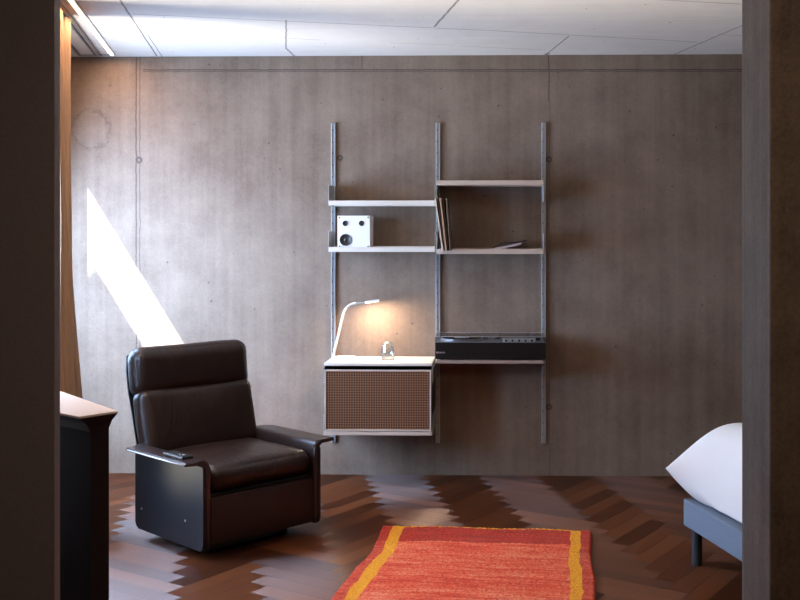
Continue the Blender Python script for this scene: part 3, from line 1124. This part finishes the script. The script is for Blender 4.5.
# flat black remote on the arm of the chair
A48 = R(48)
def chair_pt(x, y, z):
    return (-1.3825 + x * math.cos(A48) - y * math.sin(A48), 5.264 + x * math.sin(A48) + y * math.cos(A48), z)
t = thing('remote_control', 'flat black remote lying on the left arm of the chair', 'remote', chair_pt(-.372, -.17, .4760), A48)
link('case', newbox(-.030, .030, -.085, .085, 0, .012, bev=.003), M['black_plastic'], t)
link('button', cyl(bmesh.new(), (0, -.05, 0), .008, .012, .014, 16), M['silver'], t)
link('button', cyl(bmesh.new(), (0, -.02, 0), .004, .012, .0135, 12), M['silver'], t)


# ------------------------------------------------------------ rug
def make_rug():
    n = NT('red_orange_woven_wool')
    tc = n.n('ShaderNodeUVMap'); tc.uv_map = 'UVMap'
    s = n.n('ShaderNodeSeparateXYZ'); n.l(tc.outputs[0], s.inputs[0])
    u, v = s.outputs[0], s.outputs[1]          # metres
    uv3 = tc.outputs[0]
    w1 = n.math('MULTIPLY', n.math('SUBTRACT', n.noise(n.mapping(uv3, (1, 1, 1)), 5, 3), 0.5), .045)
    uu = n.math('ADD', u, w1)
    streak = n.noise(n.mapping(uv3, (3.5, 42, 1)), 1.0, 5, 0.7)
    tuft = n.noise(n.mapping(uv3, (60, 110, 1)), 1.0, 3, 0.7)
    band = n.noise(n.mapping(uv3, (0.3, 6.5, 1)), 1.0, 2)
    tone = n.math('ADD', n.math('MULTIPLY', streak, 0.62), n.math('MULTIPLY', tuft, 0.38))
    tone = n.math('ADD', .5, n.math('MULTIPLY', n.math('SUBTRACT', tone, .5), 1.7))
    tone = n.math('ADD', tone, n.math('MULTIPLY', n.math('SUBTRACT', band, .5), .35))
    red = n.ramp(tone, [(0.28, (0.60, 0.016, 0.012)), (0.44, (0.86, 0.075, 0.032)), (0.56, (0.95, 0.19, 0.085)), (0.72, (0.97, 0.42, 0.26))])
    deep = n.ramp(tone, [(0.30, (0.36, 0.010, 0.010)), (0.6, (0.60, 0.032, 0.020)), (0.85, (0.72, 0.10, 0.05))])
    yel = n.ramp(tuft, [(0.3, (0.90, 0.32, 0.006)), (0.7, (1.0, 0.52, 0.02))])
    # deep bar along the far end, between the yellow bands
    vb = n.math('ADD', v, n.math('MULTIPLY', n.math('SUBTRACT', streak, .5), .05))
    bar = n.math('LESS_THAN', vb, .27)
    c = n.mix(bar, red, deep)
    def band_(a, b_):
        return n.math('MULTIPLY', n.math('GREATER_THAN', uu, a), n.math('LESS_THAN', uu, b_))
    out = n.math('MAXIMUM', n.math('LESS_THAN', uu, .052), n.math('GREATER_THAN', uu, .968))
    c = n.mix(n.math('MULTIPLY', out, .6), c, deep)
    y = n.math('MAXIMUM', band_(.052, .108), band_(.918, .968))
    y = n.math('MAXIMUM', y, n.math('MULTIPLY', n.math('LESS_THAN', v, .024), band_(.05, .965)))
    c = n.mix(y, c, yel)
    n.l(c, n.b.inputs['Base Color'])
    n.b.inputs['Roughness'].default_value = 0.95
    n.b.inputs['Specular IOR Level'].default_value = 0.1
    n.b.inputs['Sheen Weight'].default_value = 0.3
    n.b.inputs['Sheen Tint'].default_value = (1, .5, .35, 1)
    n.bump(n.math('ADD', streak, tuft), 1.0, 0.015)
    W, L = 1.02, 1.75
    nx, ny = 200, 330
    a = R(-3.6)
    ex, ey = Vector((math.cos(a), math.sin(a))), Vector((math.sin(a), -math.cos(a)))   # ey: towards the camera
    o0 = Vector((-.568, 5.388))
    bm = bmesh.new()
    uvl = bm.loops.layers.uv.new('UVMap')
    g = []
    for j in range(ny + 1):
        v_ = L * j / ny
        KN = ((0, -.035), (.28, -.020), (.45, -.012), (.74, -.042), (1.05, -.060), (1.75, -.05))
        for (va, la), (vb_, lb) in zip(KN, KN[1:]):
            if va <= v_ <= vb_ + 1e-6:
                q_ = (v_ - va) / (vb_ - va)
                q_ = q_ * q_ * (3 - 2 * q_)
                le = la * (1 - q_) + lb * q_
        re = .006 * math.sin(v_ * 9 + 1) + .006
        row = []
        for i in range(nx + 1):
            u_ = W * i / nx
            k = i / nx
            x = le * (1 - k) + re * k + u_
            fz = noise.noise(Vector((u_ * 70, v_ * 70, 0))) * .003 + noise.noise(Vector((u_ * 6, v_ * 7, 4))) * .003
            if j == 0 or j == ny or i == 0 or i == nx:
                z = .001
                x += random.uniform(-.003, .003)
            else:
                z = .019 + fz + random.uniform(-.0035, .0035)
                if min(i, nx - i) <= 1 or min(j, ny - j) <= 1:
                    z -= .004
            yy = v_ + .006 * math.sin(u_ * 14) + random.uniform(-.001, .001)
            q = o0 + ex * x + ey * yy
            row.append((bm.verts.new((q.x, q.y, z)), u_, v_))
        g.append(row)
    for j in range(ny):
        for i in range(nx):
            q = [g[j][i], g[j + 1][i], g[j + 1][i + 1], g[j][i + 1]]
            f = bm.faces.new([x[0] for x in q])
            for lp, x in zip(f.loops, q):
                lp[uvl].uv = (x[1], x[2])
    # underside
    o = link('rug', bm, n.m, smooth=True)
    tag(o, 'bright red and orange wool rug with yellow border bands on the floor', 'rug')
make_rug()


# ------------------------------------------------------------ bed
def make_bed():
    ang = R(14.5 + 0.0)
    # local: +x away to the right along the bed's end, -y towards the camera along its side
    t = thing('bed', 'low grey-blue upholstered bed base with dark round leg at the right', 'bed', (.846, 4.87, 0), ang)
    # side face is the plane x = 0, corner at (0, 0)
    link('frame', newbox(0, 1.45, -2.0 + .55, 0, .172, .292, bev=.006, seg=3), M['bed_fabric'], t)
    for x, y in ((.045, -.05), (1.37, -.05), (.045, -1.37), (1.37, -1.37)):
        link('leg', cyl(bmesh.new(), (x, y, 0), .024, 0, .172, 24), M['bed_leg'], t)
    return t
make_bed()

def make_duvet():
    """thick folded bedding: a puffed body whose far left corner is pinched to a point"""
    bm = bmesh.new()
    NU, NV = 70, 70
    x0, x1, y0, y1 = -.075, 1.42, -1.42, .03
    def pt(a, b_, side):
        x = x0 + (x1 - x0) * a
        y = y1 + (y0 - y1) * b_
        ex = min(a, 1 - a) * (x1 - x0)
        ey = min(b_, 1 - b_) * (y1 - y0)
        fx = 1 - (1 - min(1, ex / .27)) ** 2.6
        fy = 1 - (1 - min(1, ey / .22)) ** 2.6
        r = (fx * fy) ** .52
        seam = .43 - .115 * min(1.0, ey / .30)
        if side > 0:
            z = seam + (.665 - seam) * r
            z += .010 * noise.noise(Vector((x * 4, y * 4, 0))) * r
        else:
            z = seam - (seam - .294) * min(1, r * 1.5)
        cx = (a - .5) * 2; cy = (b_ - .5) * 2
        inx = .115 * (1 - abs(cy) ** 5) * (1 if a < .5 else -1) * max(0, abs(cx)) ** 3
        iny = .04 * (1 - abs(cx) ** 4) * (-1 if b_ < .5 else 1) * max(0, abs(cy)) ** 3
        return (x + inx, y + iny, z)
    def lay(side):
        return [[bm.verts.new(pt(((1 - math.cos(math.pi * i / NU)) / 2), (1 - math.cos(math.pi * j / NV)) / 2, side)) for i in range(NU + 1)] for j in range(NV + 1)]
    for side in (1, -1):
        g = lay(side)
        for j in range(NV):
            for i in range(NU):
                bm.faces.new((g[j][i], g[j + 1][i], g[j + 1][i + 1], g[j][i + 1]))
    bm.transform(Matrix.Translation((.846, 4.87, 0)) @ Matrix.Rotation(R(14.5), 4, 'Z'))
    o = link('duvet', bm, M['linen'], smooth=True, weld=True)
    tag(o, 'puffy white duvet lying on the grey-blue bed, pointed corner overhanging', 'duvet')
make_duvet()
